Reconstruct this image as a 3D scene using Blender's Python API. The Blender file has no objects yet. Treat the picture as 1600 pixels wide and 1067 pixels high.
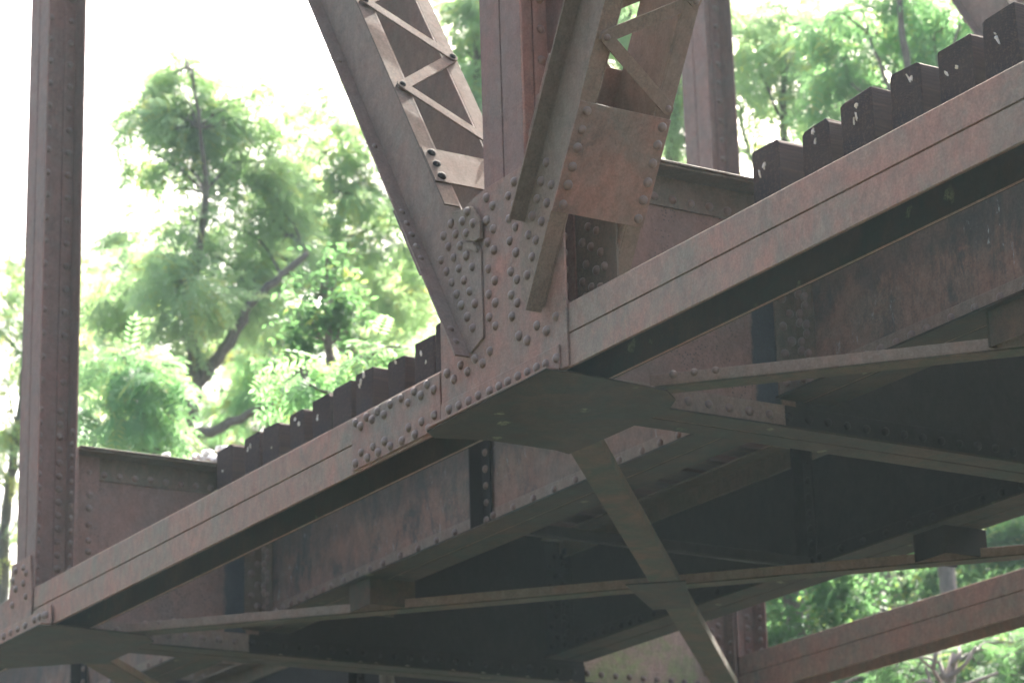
import bpy, math, random
import numpy as np
from mathutils import Vector, Matrix

scene = bpy.context.scene
col = scene.collection
random.seed(11)
rng = np.random.default_rng(11)
ZO = 5.35                       # height of the underside of the bottom chord above the ground

# ------------------------------------------------------------------ camera
RIGHT = Vector((0.52379186, 0.85136055, -0.02876282))
DOWN = Vector((-0.27625184, 0.13782724, -0.95115118))
FWD = Vector((-0.8058083, 0.50615103, 0.30738271))
CAM = Vector((10.54, -6.6, -3.745 + ZO))
FPX = 4291.0
cam_d = bpy.data.cameras.new('camera')
cam = bpy.data.objects.new('camera', cam_d)
col.objects.link(cam)
M = Matrix((RIGHT, -DOWN, -FWD)).transposed().to_4x4()
M.translation = CAM
cam.matrix_world = M
cam_d.sensor_width = 36.0
cam_d.lens = 36.0 * FPX / 1600.0
cam_d.clip_start = 0.1
cam_d.clip_end = 3000.0
cam_d.dof.use_dof = True
cam_d.dof.focus_distance = 11.8
cam_d.dof.aperture_fstop = 3.6
scene.camera = cam

# ------------------------------------------------------------------ light
SUN_EL, SUN_AZ = math.radians(50), math.radians(-38)     # azimuth from +Y, negative towards -X
sdir = Vector((math.sin(SUN_AZ) * math.cos(SUN_EL), math.cos(SUN_AZ) * math.cos(SUN_EL), math.sin(SUN_EL)))
world = bpy.data.worlds.new('World')
scene.world = world
world.use_nodes = True
wn = world.node_tree
sky = wn.nodes.new('ShaderNodeTexSky')
sky.sky_type = 'NISHITA'
sky.sun_disc = False
sky.sun_elevation = SUN_EL
sky.sun_rotation = SUN_AZ
sky.air_density = 1.0
sky.dust_density = 10.0
sky.ozone_density = 0.0
bgn = wn.nodes['Background']
bgn.inputs['Strength'].default_value = 0.15
wn.links.new(sky.outputs[0], bgn.inputs['Color'])
sl = bpy.data.lights.new('sun', 'SUN')
sl.energy = 4.8
sl.angle = math.radians(0.6)
sl.color = (1.0, 0.95, 0.86)
so = bpy.data.objects.new('sun', sl)
col.objects.link(so)
so.rotation_euler = sdir.to_track_quat('Z', 'Y').to_euler()
vs = scene.view_settings
vs.view_transform = 'Standard'
vs.look = 'None'
vs.gamma = 1.0
vs.exposure = 2.45
scene.cycles.use_denoising = True
scene.cycles.max_bounces = 10
scene.cycles.diffuse_bounces = 7
scene.cycles.volume_bounces = 1
scene.cycles.transparent_max_bounces = 8


# ------------------------------------------------------------------ materials
def new_mat(name):
    m = bpy.data.materials.new(name)
    m.use_nodes = True
    nt = m.node_tree
    b = nt.nodes['Principled BSDF']
    return m, nt, b


def nd(nt, t, **kw):
    n = nt.nodes.new(t)
    for k, v in kw.items():
        setattr(n, k, v)
    return n


def noise(nt, vec, scale, detail=6, rough=0.6, dist=0.0):
    n = nd(nt, 'ShaderNodeTexNoise')
    n.inputs['Scale'].default_value = scale
    n.inputs['Detail'].default_value = detail
    n.inputs['Roughness'].default_value = rough
    n.inputs['Distortion'].default_value = dist
    nt.links.new(vec, n.inputs['Vector'])
    return n.outputs['Fac']


def ramp(nt, fac, a, b, ca=(0, 0, 0, 1), cb=(1, 1, 1, 1)):
    r = nd(nt, 'ShaderNodeValToRGB')
    r.color_ramp.elements[0].position = a
    r.color_ramp.elements[1].position = b
    r.color_ramp.elements[0].color = ca
    r.color_ramp.elements[1].color = cb
    nt.links.new(fac, r.inputs['Fac'])
    return r.outputs['Color']


def mix(nt, fac, a, b, mode='MIX'):
    n = nd(nt, 'ShaderNodeMix', data_type='RGBA', blend_type=mode)
    for s, v in ((n.inputs[0], fac), (n.inputs[6], a), (n.inputs[7], b)):
        if isinstance(v, (int, float)):
            s.default_value = v
        elif isinstance(v, tuple):
            s.default_value = v if len(v) == 4 else (*v, 1)
        else:
            nt.links.new(v, s)
    return n.outputs[2]


def mapped(nt, src, scale, rot=(0, 0, 0), loc=(0, 0, 0)):
    m = nd(nt, 'ShaderNodeMapping')
    m.inputs['Scale'].default_value = scale
    m.inputs['Rotation'].default_value = rot
    m.inputs['Location'].default_value = loc
    nt.links.new(src, m.inputs['Vector'])
    return m.outputs[0]


def steel(name, c_rust, c_grey, c_stain, stain=(0.5, 0.62), streak=0.5, moss=None, lichen=0.0, pits=0.0,
          rough=0.72, zs=0.95, smear=None, chalk=False):
    wrm = lambda c: (c[0] * 1.0, c[1] * 0.93, c[2] * 0.84)
    c_rust, c_grey, c_stain = wrm(c_rust), wrm(c_grey), wrm(c_stain)
    m, nt, b = new_mat(name)
    tc = nd(nt, 'ShaderNodeTexCoord')
    v = tc.outputs['Object']
    big = noise(nt, v, 2.3, 8, 0.65, 0.4)
    base = mix(nt, ramp(nt, big, 0.38, 0.62), c_rust, c_grey)
    st = noise(nt, mapped(nt, v, (2.6, 2.6, zs)), 2.2, 10, 0.74, 0.7)
    patch = ramp(nt, noise(nt, v, 1.7, 5, 0.6, 0.8), 0.40, 0.60)
    base = mix(nt, mix(nt, streak, (0, 0, 0), mix(nt, 1.0, ramp(nt, st, *stain), patch, 'MULTIPLY')), base, c_stain)
    blot = noise(nt, v, 9, 6, 0.7, 0.3)
    base = mix(nt, mix(nt, 0.55, (0, 0, 0), ramp(nt, blot, 0.5, 0.7)), base, mix(nt, 0.3, c_rust, (0.34, 0.16, 0.12)) if c_rust[0] > 0.1 else c_rust)
    if smear:
        # soot run beside the stringer ends: a band across y with a ragged edge
        sx = nd(nt, 'ShaderNodeSeparateXYZ')
        nt.links.new(v, sx.inputs[0])
        nz = noise(nt, mapped(nt, v, (4, 4, 1.0)), 3, 5, 0.6)
        m1 = nd(nt, 'ShaderNodeMath', operation='SUBTRACT')
        nt.links.new(sx.outputs[1], m1.inputs[0])
        m1.inputs[1].default_value = smear[0]
        m2 = nd(nt, 'ShaderNodeMath', operation='ABSOLUTE')
        nt.links.new(m1.outputs[0], m2.inputs[0])
        m3 = nd(nt, 'ShaderNodeMath', operation='MULTIPLY_ADD')
        nt.links.new(nz, m3.inputs[0])
        m3.inputs[1].default_value = 0.12
        nt.links.new(m2.outputs[0], m3.inputs[2])
        base = mix(nt, ramp(nt, m3.outputs[0], smear[1], smear[1] + 0.02, (1, 1, 1, 1), (0, 0, 0, 1)), base,
                   (0.045, 0.052, 0.06))
    if chalk:
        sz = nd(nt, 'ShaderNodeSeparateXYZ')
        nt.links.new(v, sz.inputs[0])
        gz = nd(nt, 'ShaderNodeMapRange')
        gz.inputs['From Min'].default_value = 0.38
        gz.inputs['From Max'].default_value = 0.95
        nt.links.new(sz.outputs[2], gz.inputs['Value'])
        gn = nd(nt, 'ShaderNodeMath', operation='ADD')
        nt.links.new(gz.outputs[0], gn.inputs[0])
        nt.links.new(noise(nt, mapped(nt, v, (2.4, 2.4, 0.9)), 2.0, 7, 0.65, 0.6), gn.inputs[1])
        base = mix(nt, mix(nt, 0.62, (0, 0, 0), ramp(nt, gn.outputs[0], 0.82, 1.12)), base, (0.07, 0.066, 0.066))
        ck = noise(nt, mapped(nt, v, (9, 9, 3)), 3, 7, 0.75, 0.4)
        cm = ramp(nt, noise(nt, mapped(nt, v, (1, 1, 1), loc=(5.1, 0, 0)), 1.6, 3, 0.5), 0.52, 0.60)
        base = mix(nt, mix(nt, 1.0, ramp(nt, ck, 0.60, 0.66), cm, 'MULTIPLY'), base, (0.36, 0.38, 0.38))
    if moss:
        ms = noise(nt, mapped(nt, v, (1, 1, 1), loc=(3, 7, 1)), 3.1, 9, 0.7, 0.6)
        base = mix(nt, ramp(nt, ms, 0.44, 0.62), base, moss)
    fine = noise(nt, v, 85, 5, 0.7)
    base = mix(nt, 0.8, base, ramp(nt, noise(nt, mapped(nt, v, (1, 1, 0.6)), 19, 7, 0.75, 0.5), 0.32, 0.62,
                                   (0.66, 0.67, 0.66, 1), (1.08, 1.06, 1.05, 1)), 'MULTIPLY')
    base = mix(nt, 0.75, base, ramp(nt, fine, 0.25, 0.75, (0.42, 0.42, 0.42, 1), (1.0, 1.0, 1.0, 1)), 'MULTIPLY')
    if pits:
        vo = nd(nt, 'ShaderNodeTexVoronoi')
        vo.inputs['Scale'].default_value = 55
        nt.links.new(v, vo.inputs['Vector'])
        pm = noise(nt, v, 3.5, 4, 0.6)
        pf = mix(nt, 1.0, ramp(nt, vo.outputs['Distance'], 0.18, 0.34, (1, 1, 1, 1), (0, 0, 0, 1)),
                 ramp(nt, pm, 0.42, 0.6), 'MULTIPLY')
        base = mix(nt, mix(nt, pits, (0, 0, 0), pf), base, (0.03, 0.03, 0.035))
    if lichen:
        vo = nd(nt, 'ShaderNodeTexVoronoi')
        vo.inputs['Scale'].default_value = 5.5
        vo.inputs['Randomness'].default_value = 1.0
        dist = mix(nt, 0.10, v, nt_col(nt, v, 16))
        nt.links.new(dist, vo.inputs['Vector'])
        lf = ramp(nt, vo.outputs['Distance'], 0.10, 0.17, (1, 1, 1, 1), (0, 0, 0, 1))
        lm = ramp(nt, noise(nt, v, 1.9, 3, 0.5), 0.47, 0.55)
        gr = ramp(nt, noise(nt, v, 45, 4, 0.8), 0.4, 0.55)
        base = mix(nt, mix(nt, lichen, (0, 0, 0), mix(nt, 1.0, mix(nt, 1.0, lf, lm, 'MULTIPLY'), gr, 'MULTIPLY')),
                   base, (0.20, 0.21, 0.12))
    nt.links.new(base, b.inputs['Base Color'])
    rr = nd(nt, 'ShaderNodeMapRange')
    rr.inputs['To Min'].default_value = rough - 0.12
    rr.inputs['To Max'].default_value = min(0.98, rough + 0.18)
    nt.links.new(blot, rr.inputs['Value'])
    nt.links.new(rr.outputs[0], b.inputs['Roughness'])
    b.inputs['Specular IOR Level'].default_value = 0.28
    bp = nd(nt, 'ShaderNodeBump')
    bp.inputs['Strength'].default_value = 0.55
    bp.inputs['Distance'].default_value = 0.004
    hh = mix(nt, 0.5, noise(nt, v, 28, 6, 0.75), fine)
    nt.links.new(hh, bp.inputs['Height'])
    nt.links.new(bp.outputs[0], b.inputs['Normal'])
    return m


def nt_col(nt, v, scale):
    n = nd(nt, 'ShaderNodeTexNoise')
    n.inputs['Scale'].default_value = scale
    nt.links.new(v, n.inputs['Vector'])
    return n.outputs['Color']


RUST, GREY = (0.33, 0.185, 0.155), (0.24, 0.195, 0.17)
M_FACE = steel('weathered_steel', RUST, GREY, (0.16, 0.17, 0.15), streak=0.5)
M_GUS = steel('rusty_plate', (0.29, 0.155, 0.13), (0.20, 0.175, 0.16), (0.16, 0.16, 0.15), streak=0.6)
M_POST = steel('post_steel', (0.22, 0.125, 0.115), (0.18, 0.135, 0.128), (0.21, 0.19, 0.19), (0.55, 0.7),
               streak=0.45)
M_DIAG = steel('diagonal_steel', (0.24, 0.168, 0.148), (0.205, 0.17, 0.155), (0.165, 0.16, 0.148), streak=0.4)
M_GREEN = steel('greenish_steel', (0.215, 0.152, 0.125), (0.18, 0.148, 0.122), (0.135, 0.125, 0.105), streak=0.5)
M_BAT = steel('batten_plate', (0.27, 0.155, 0.13), (0.175, 0.155, 0.14), (0.09, 0.088, 0.085), (0.46, 0.6), streak=0.8)
M_UPPER = steel('upper_flange_steel', (0.18, 0.145, 0.132), (0.15, 0.127, 0.118), (0.12, 0.107, 0.10), streak=0.3)  # greyer, darker tone for the upper flanges and lacing
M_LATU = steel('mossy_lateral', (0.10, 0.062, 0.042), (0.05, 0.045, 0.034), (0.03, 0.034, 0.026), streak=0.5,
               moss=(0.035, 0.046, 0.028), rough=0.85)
M_UPPER.node_tree.nodes['Principled BSDF'].inputs['Specular IOR Level'].default_value = 0.04
M_UNDER = steel('shaded_mossy_underside', (0.055, 0.036, 0.026), (0.022, 0.021, 0.018), (0.012, 0.015, 0.014),
                streak=0.4, moss=(0.018, 0.027, 0.02), lichen=0.5, rough=0.85)  # moss and lichen over a base darkened to paint underside shade
M_WEB = steel('stained_web', (0.24, 0.14, 0.115), (0.16, 0.13, 0.115), (0.05, 0.058, 0.066), (0.45, 0.58),
              streak=0.85, pits=0.35, chalk=True)
M_BEAM = steel('floor_beam_steel', (0.225, 0.14, 0.125), (0.18, 0.135, 0.125), (0.10, 0.09, 0.09), (0.55, 0.7),
               streak=0.4, pits=0.85, smear=(1.53, 0.13))
M_MOSSY_LIT = steel('lit_mossy_beam_end', (0.36, 0.26, 0.23), (0.32, 0.25, 0.21), (0.22, 0.19, 0.15), streak=0.3,
                moss=(0.26, 0.28, 0.13))  # mossy, and lightened to paint in sky light at the far end
M_LEG = steel('beam_angle', (0.15, 0.115, 0.095), (0.12, 0.115, 0.095), (0.085, 0.085, 0.075), streak=0.4)
M_LAT = steel('lateral_steel', (0.22, 0.155, 0.13), (0.19, 0.165, 0.145), (0.12, 0.12, 0.11), streak=0.35)
M_RIV = steel('rivet_steel', (0.19, 0.125, 0.11), (0.165, 0.135, 0.125), (0.13, 0.125, 0.12), streak=0.3, rough=0.5)
M_RIV.node_tree.nodes['Principled BSDF'].inputs['Specular IOR Level'].default_value = 0.45
M_DARK = steel('shaded_inner_steel', (0.022, 0.019, 0.02), (0.019, 0.019, 0.021), (0.015, 0.017, 0.019), streak=0.4,
               rough=0.85)  # near-black copy of the steel with the shade under the deck painted in


def tie_mat():
    m, nt, b = new_mat('creosoted_timber')
    tc = nd(nt, 'ShaderNodeTexCoord')
    v = tc.outputs['Object']
    # growth rings about the pith line (runs along Y inside the tie)
    wv = nd(nt, 'ShaderNodeTexWave', wave_type='RINGS', rings_direction='Y')
    wv.inputs['Scale'].default_value = 26
    wv.inputs['Distortion'].default_value = 3.5
    wv.inputs['Detail'].default_value = 3
    wv.inputs['Detail Scale'].default_value = 1.2
    nt.links.new(v, wv.inputs['Vector'])
    grain = noise(nt, mapped(nt, v, (9, 0.35, 9)), 6, 6, 0.6, 0.3)
    base = mix(nt, ramp(nt, noise(nt, v, 4, 5, 0.6), 0.35, 0.65), (0.050, 0.030, 0.026), (0.026, 0.020, 0.024))
    sp = nd(nt, 'ShaderNodeSeparateXYZ')
    nt.links.new(tc.outputs['Normal'], sp.inputs[0])
    ab = nd(nt, 'ShaderNodeMath', operation='ABSOLUTE')
    nt.links.new(sp.outputs[1], ab.inputs[0])
    base = mix(nt, ramp(nt, ab.outputs[0], 0.5, 0.8, (1, 1, 1, 1), (0, 0, 0, 1)), base, (0.06, 0.042, 0.037))
    base = mix(nt, mix(nt, 0.6, (0, 0, 0), ramp(nt, grain, 0.5, 0.7)), base, (0.12, 0.072, 0.056))
    base = mix(nt, mix(nt, 0.3, (0, 0, 0), wv.outputs['Color']), base, (0.022, 0.02, 0.026))
    nt.links.new(base, b.inputs['Base Color'])
    b.inputs['Roughness'].default_value = 0.9
    b.inputs['Specular IOR Level'].default_value = 0.08
    bp = nd(nt, 'ShaderNodeBump')
    bp.inputs['Strength'].default_value = 0.7
    bp.inputs['Distance'].default_value = 0.005
    nt.links.new(mix(nt, 0.15, grain, wv.outputs['Color']), bp.inputs['Height'])
    nt.links.new(bp.outputs[0], b.inputs['Normal'])
    return m


M_TIE = tie_mat()


def plain(name, c1, c2, scale=20, rough=0.8, bump=0.3):
    m, nt, b = new_mat(name)
    tc = nd(nt, 'ShaderNodeTexCoord')
    f = noise(nt, tc.outputs['Object'], scale, 6, 0.65)
    nt.links.new(mix(nt, ramp(nt, f, 0.35, 0.65), c1, c2), b.inputs['Base Color'])
    b.inputs['Roughness'].default_value = rough
    bp = nd(nt, 'ShaderNodeBump')
    bp.inputs['Strength'].default_value = bump
    bp.inputs['Distance'].default_value = 0.01
    nt.links.new(f, bp.inputs['Height'])
    nt.links.new(bp.outputs[0], b.inputs['Normal'])
    return m


M_SCAR = plain('bare_wood_chip', (0.55, 0.46, 0.30), (0.62, 0.60, 0.58), 60)
M_STONE = plain('pale_ballast', (0.80, 0.79, 0.77), (0.60, 0.59, 0.57), 25)


def bark_mat(name, c1, c2):
    m, nt, b = new_mat(name)
    tc = nd(nt, 'ShaderNodeTexCoord')
    f = noise(nt, mapped(nt, tc.outputs['Object'], (9, 9, 1.6)), 3.0, 8, 0.7, 0.8)
    nt.links.new(mix(nt, ramp(nt, f, 0.35, 0.65), c1, c2), b.inputs['Base Color'])
    b.inputs['Roughness'].default_value = 0.9
    bp = nd(nt, 'ShaderNodeBump')
    bp.inputs['Strength'].default_value = 0.9
    bp.inputs['Distance'].default_value = 0.03
    nt.links.new(f, bp.inputs['Height'])
    nt.links.new(bp.outputs[0], b.inputs['Normal'])
    return m


M_BARK = bark_mat('grey_brown_bark', (0.085, 0.07, 0.062), (0.18, 0.155, 0.14))
M_DEAD = bark_mat('dead_branch_bark', (0.20, 0.17, 0.15), (0.33, 0.29, 0.26))


def leaf_mat(name, ca, cb, cc, transl=0.72):
    m, nt, b = new_mat(name)
    geo = nd(nt, 'ShaderNodeNewGeometry')
    tc = nd(nt, 'ShaderNodeTexCoord')
    at = nd(nt, 'ShaderNodeAttribute', attribute_name='tint')
    base = mix(nt, ramp(nt, noise(nt, tc.outputs['Object'], 1.1, 4, 0.6), 0.38, 0.62), ca, cb)
    base = mix(nt, ramp(nt, at.outputs['Fac'], 0.72, 1.0), base, cc)
    base = mix(nt, 0.5, base, ramp(nt, at.outputs['Fac'], 0.0, 0.7, (0.75, 0.78, 0.75, 1), (1, 1, 1, 1)), 'MULTIPLY')
    nt.links.new(base, b.inputs['Base Color'])
    b.inputs['Roughness'].default_value = 0.55
    b.inputs['Specular IOR Level'].default_value = 0.25
    tr = nd(nt, 'ShaderNodeBsdfTranslucent')
    nt.links.new(mix(nt, 1.0, base, (1.0, 1.0, 0.74, 1), 'MULTIPLY'), tr.inputs['Color'])
    mx = nd(nt, 'ShaderNodeMixShader')
    mx.inputs[0].default_value = transl
    nt.links.new(b.outputs[0], mx.inputs[1])
    nt.links.new(tr.outputs[0], mx.inputs[2])
    nt.links.new(mx.outputs[0], nt.nodes['Material Output'].inputs['Surface'])
    return m


L_MID = leaf_mat('locust_leaf', (0.33, 0.48, 0.33), (0.39, 0.55, 0.35), (0.48, 0.50, 0.20))
L_PALE = leaf_mat('pale_leaf', (0.21, 0.40, 0.23), (0.27, 0.46, 0.25), (0.38, 0.46, 0.20))
L_DEEP = leaf_mat('deep_green_leaf', (0.09, 0.19, 0.10), (0.13, 0.26, 0.12), (0.25, 0.33, 0.11))
L_YEL = leaf_mat('yellow_green_leaf', (0.27, 0.40, 0.22), (0.33, 0.43, 0.21), (0.50, 0.46, 0.12))


# ------------------------------------------------------------------ mesh helpers
class MB:
    def __init__(s):
        s.v, s.f = [], []

    def box(s, x0, x1, y0, y1, z0, z1):
        return s.obox(Vector((x0, y0, z0)), Vector((x1 - x0, 0, 0)), Vector((0, y1 - y0, 0)), Vector((0, 0, z1 - z0)))

    def obox(s, o, a, b, c):
        n = len(s.v)
        if a.cross(b).dot(c) < 0:
            a, b = b, a
        for k in (Vector((0, 0, 0)), c):
            s.v += [o + k, o + k + a, o + k + a + b, o + k + b]
        s.f += [(n, n + 3, n + 2, n + 1), (n + 4, n + 5, n + 6, n + 7), (n, n + 1, n + 5, n + 4),
                (n + 1, n + 2, n + 6, n + 5), (n + 2, n + 3, n + 7, n + 6), (n + 3, n, n + 4, n + 7)]
        return s

    def prism(s, pts, d):
        """planar polygon (list of Vectors) swept along vector d"""
        n, k = len(s.v), len(pts)
        nrm = Vector((0, 0, 0))
        for i in range(k):
            nrm += pts[i].cross(pts[(i + 1) % k])
        if nrm.dot(d) > 0:
            pts = pts[::-1]
        s.v += list(pts) + [p + d for p in pts]
        s.f.append(tuple(range(n, n + k)))
        s.f.append(tuple(range(n + 2 * k - 1, n + k - 1, -1)))
        for i in range(k):
            j = (i + 1) % k
            s.f.append((n + i, n + k + i, n + k + j, n + j))
        return s

    def xz(s, pts, y0, y1):
        return s.prism([Vector((x, y0, z)) for x, z in pts], Vector((0, y1 - y0, 0)))

    def xy(s, pts, z0, z1):
        return s.prism([Vector((x, y, z0)) for x, y in pts], Vector((0, 0, z1 - z0)))

    def tube(s, pts, radii, n=8):
        pts = [Vector(p) for p in pts]
        base = len(s.v)
        up = Vector((0.3, 0.2, 1)).normalized()
        for i, p in enumerate(pts):
            t = (pts[min(i + 1, len(pts) - 1)] - pts[max(i - 1, 0)]).normalized()
            a = t.cross(up)
            if a.length < 0.1:
                a = t.cross(Vector((1, 0, 0)))
            a.normalize()
            b = t.cross(a)
            for k in range(n):
                an = 2 * math.pi * k / n
                s.v.append(p + (a * math.cos(an) + b * math.sin(an)) * radii[i])
        for i in range(len(pts) - 1):
            for k in range(n):
                q, r = base + i * n, base + (i + 1) * n
                k2 = (k + 1) % n
                s.f.append((q + k, r + k, r + k2, q + k2))
        s.f.append(tuple(base + k for k in range(n)))
        s.f.append(tuple(base + (len(pts) - 1) * n + k for k in reversed(range(n))))
        return s

    def build(s, name, mat, parent=None, smooth=False, bevel=0.0025, origin=None, label=None):
        me = bpy.data.meshes.new(name)
        o0 = Vector(origin) if origin is not None else Vector((0, 0, 0))
        me.from_pydata([tuple(v - o0) for v in s.v], [], s.f)
        me.update()
        if smooth:
            me.polygons.foreach_set('use_smooth', [True] * len(me.polygons))
        me.materials.append(mat)
        o = bpy.data.objects.new(name, me)
        o.location = o0
        col.objects.link(o)
        if parent is not None:
            o.parent = parent
        if bevel:
            bm = o.modifiers.new('edge', 'BEVEL')
            bm.width = bevel
            bm.segments = 1
            bm.limit_method = 'ANGLE'
            bm.angle_limit = math.radians(40)
        if label:
            o['label'] = label
        return o


def empty(name, loc, label=None, cat=None, group=None, parent=None):
    o = bpy.data.objects.new(name, None)
    o.empty_display_size = 0.3
    o.location = loc
    col.objects.link(o)
    if parent is not None:
        o.parent = parent
    if label:
        o['label'] = label
    if cat:
        o['category'] = cat
    if group:
        o['group'] = group
    return o


# ------------------------------------------------------------------ ground
mg, nt, b = new_mat('bank_ground')
tc = nd(nt, 'ShaderNodeTexCoord')
gf = noise(nt, tc.outputs['Object'], 0.6, 8, 0.65)
gc = mix(nt, ramp(nt, gf, 0.4, 0.6), (0.04, 0.038, 0.031), (0.027, 0.034, 0.02))
nt.links.new(gc, b.inputs['Base Color'])
b.inputs['Roughness'].default_value = 0.95
gv, gfc = [], []
N = 90
ax = [math.copysign(abs(t) ** 2.2 * 900, t) for t in np.linspace(-1, 1, N + 1)]


def ground_z(x, y):
    d = math.hypot(x, y)
    z = 0.12 * math.sin(x * 0.35) * math.cos(y * 0.3)
    f = min(max((d - 22) / 60, 0), 1)
    z += f * 1.4 * (1 + 0.5 * math.sin(x * 0.05 + y * 0.07))
    return z


for yy in ax:
    for xx in ax:
        gv.append((xx, yy, ground_z(xx, yy)))
for j in range(N):
    for i in range(N):
        a = j * (N + 1) + i
        gfc.append((a, a + 1, a + N + 2, a + N + 1))
me = bpy.data.meshes.new('ground')
me.from_pydata(gv, [], gfc)
me.polygons.foreach_set('use_smooth', [True] * len(me.polygons))
me.materials.append(mg)
g = bpy.data.objects.new('ground', me)
col.objects.link(g)
g['kind'] = 'structure'

# ------------------------------------------------------------------ bridge
bridge = empty('railway_bridge', (0, 0, ZO),
               'riveted rusty brown steel railway truss bridge carrying the wooden ties, seen from below', 'bridge')
PITCH = 6.05
TW = 5.92                      # outer face to outer face
RIV = []                       # (position, normal, member)


def rivet(x, y, z, n, mem, r=0.0238):
    RIV.append((Vector((x, y, z)), Vector(n).normalized(), mem, r))


class Side:
    """near (outer face y=0) or far truss (inner face y=5.64) share one section"""

    def __init__(s, y0):
        s.y = y0


def chord(y0, x0, x1, label):
    """H section lying on its side: two upright flanges of paired angles, one level web"""
    mb = MB()
    for ya, yb in ((y0, y0 + 0.013), (y0 + 0.267, y0 + 0.28)):
        mb.box(x0, x1, ya, yb, 0.0, 0.153)
        mb.box(x0, x1, ya, yb, 0.163, 0.305)
    mb.box(x0, x1, y0 + 0.007, y0 + 0.273, 0.1535, 0.1625)
    for ya, yb in ((y0 + 0.013, y0 + 0.095), (y0 + 0.185, y0 + 0.267)):
        mb.box(x0, x1, ya, yb, 0.141, 0.153)
        mb.box(x0, x1, ya, yb, 0.163, 0.175)
    o = mb.build('bottom_chord', M_FACE, bridge, label=label)
    return o


chord_near = chord(0.0, -13.0, 8.0, 'near bottom chord running up to the right')
chord_far = chord(5.64, -13.0, 3.0, 'far bottom chord seen at lower right')
# thin dark sheets paint shade, plus lichen, onto the near chord's inner flange
MB().box(-13, 8, 0.2645, 0.2668, 0.004, 0.139).build('inner_flange_shade', M_UNDER, chord_near, bevel=0)
MB().box(-13, 8, 0.2795, 0.2826, -0.001, 0.303).build('inner_flange_shade', M_DARK, chord_near, bevel=0)


def post(x, y0, hw, z0, z1, label, side_rivets=True, lower=True):
    mb = MB()
    for ya, yb in ((y0, y0 + 0.013), (y0 + 0.267, y0 + 0.28)):
        mb.box(x - hw, x - 0.005, ya, yb, z0, z1)
        mb.box(x + 0.005, x + hw, ya, yb, z0, z1)
    mb.box(x - 0.0045, x + 0.0045, y0 + 0.007, y0 + 0.273, z0, z1)
    for sx in (-1, 1):
        for ya, yb in ((y0 + 0.013, y0 + 0.105), (y0 + 0.185, y0 + 0.267)):
            xa, xb = sorted((x + sx * 0.0045, x + sx * 0.018))
            mb.box(xa, xb, ya, yb, z0, z1)
    o = mb.build('post', M_POST, bridge, label=label)
    if side_rivets:
        z = z1 - 0.1
        while z > 1.6:
            rivet(x + 0.018, y0 + 0.228, z, (1, 0, 0), o)
            rivet(x + 0.018, y0 + 0.075, z, (1, 0, 0), o)
            z -= 0.166
        z = 1.56
        while z > 0.36:
            rivet(x + 0.018, y0 + 0.212, z, (1, 0, 0), o)
            rivet(x + 0.018, y0 + 0.065, z, (1, 0, 0), o)
            z -= 0.09
        z = 1.40
        while z > 0.36:
            rivet(x + 0.11, y0 + 0.267, z, (0, -1, 0), o)
            z -= 0.085
    return o


post_l = post(-6.045, 0, 0.163, 0.16, 9.5, 'tall narrow post at the left of the photo')
post_c = post(0.005, 0, 0.187, 0.0, 9.5, 'wide centre post rising from the large gusset')
post_fl = post(-6.045, 5.64, 0.175, 0.16, 9.5, 'far truss post behind the right diagonal')
MB()


# ---- gussets
def rset(pts, y, mem, n=(0, -1, 0), r=0.0238):
    for x, z in pts:
        rivet(x, y, z, n, mem, r)


GUS = [(-0.612, 0.0), (-0.612, 0.56), (-0.385, 1.07), (-0.17, 1.10), (0.17, 1.10), (0.40, 1.05), (0.53, 0.74), (0.53, 0.0)]
gus = MB().xz(GUS, -0.014, -0.001).build('gusset_plate', M_GUS, bridge, label='large outer gusset plate studded with rivets')
gus_in = MB().xz(GUS, 0.281, 0.294).build('gusset_plate', M_LEG, bridge)
GG = [(-0.137, 1.046), (-0.081, 0.988), (-0.139, 0.929), (-0.079, 0.866), (-0.137, 0.815), (-0.08, 0.756), (-0.138, 0.68),
      (-0.081, 0.602), (-0.137, 0.547), (-0.082, 0.489), (-0.141, 0.433), (-0.083, 0.374), (-0.141, 0.264), (0.12, 1.042),
      (0.066, 0.986), (0.119, 0.93), (0.066, 0.866), (0.119, 0.808), (0.065, 0.756), (0.119, 0.681), (0.067, 0.602),
      (0.119, 0.544), (0.065, 0.485), (0.121, 0.43), (0.067, 0.374), (0.121, 0.263), (0.196, 0.22), (0.281, 0.265),
      (0.361, 0.22), (0.448, 0.264), (-0.282, 0.264), (-0.211, 0.221), (-0.417, 0.269), (-0.354, 0.22), (-0.549, 0.264),
      (-0.484, 0.218)]
rset(GG, -0.014, gus)
foot = MB().xz([(-0.604, 0.003), (-0.604, 0.118), (0.474, 0.118), (0.474, 0.003)], -0.026, -0.0145).build(
    'foot_angle', M_GUS, gus)
foot.location.y = 0
GB = [(0.454, 0.055), (0.366, 0.056), (0.287, 0.057), (0.123, 0.06), (-0.135, 0.06), (-0.241, 0.064), (-0.333, 0.062),
      (-0.425, 0.065), (-0.516, 0.068), (0.205, 0.058), (0.03, 0.06), (-0.05, 0.06)]
rset(GB, -0.026, gus)
# rivet heads seen through the batten, on the inner gusset
rset([(0.302, 0.8), (0.374, 0.758), (0.25, 0.736), (0.322, 0.693), (0.4, 0.643), (0.276, 0.617), (0.36, 0.563),
      (0.237, 0.543), (0.315, 0.493), (0.43, 0.56), (0.39, 0.47), (0.26, 0.46)], 0.281, gus_in)

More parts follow.
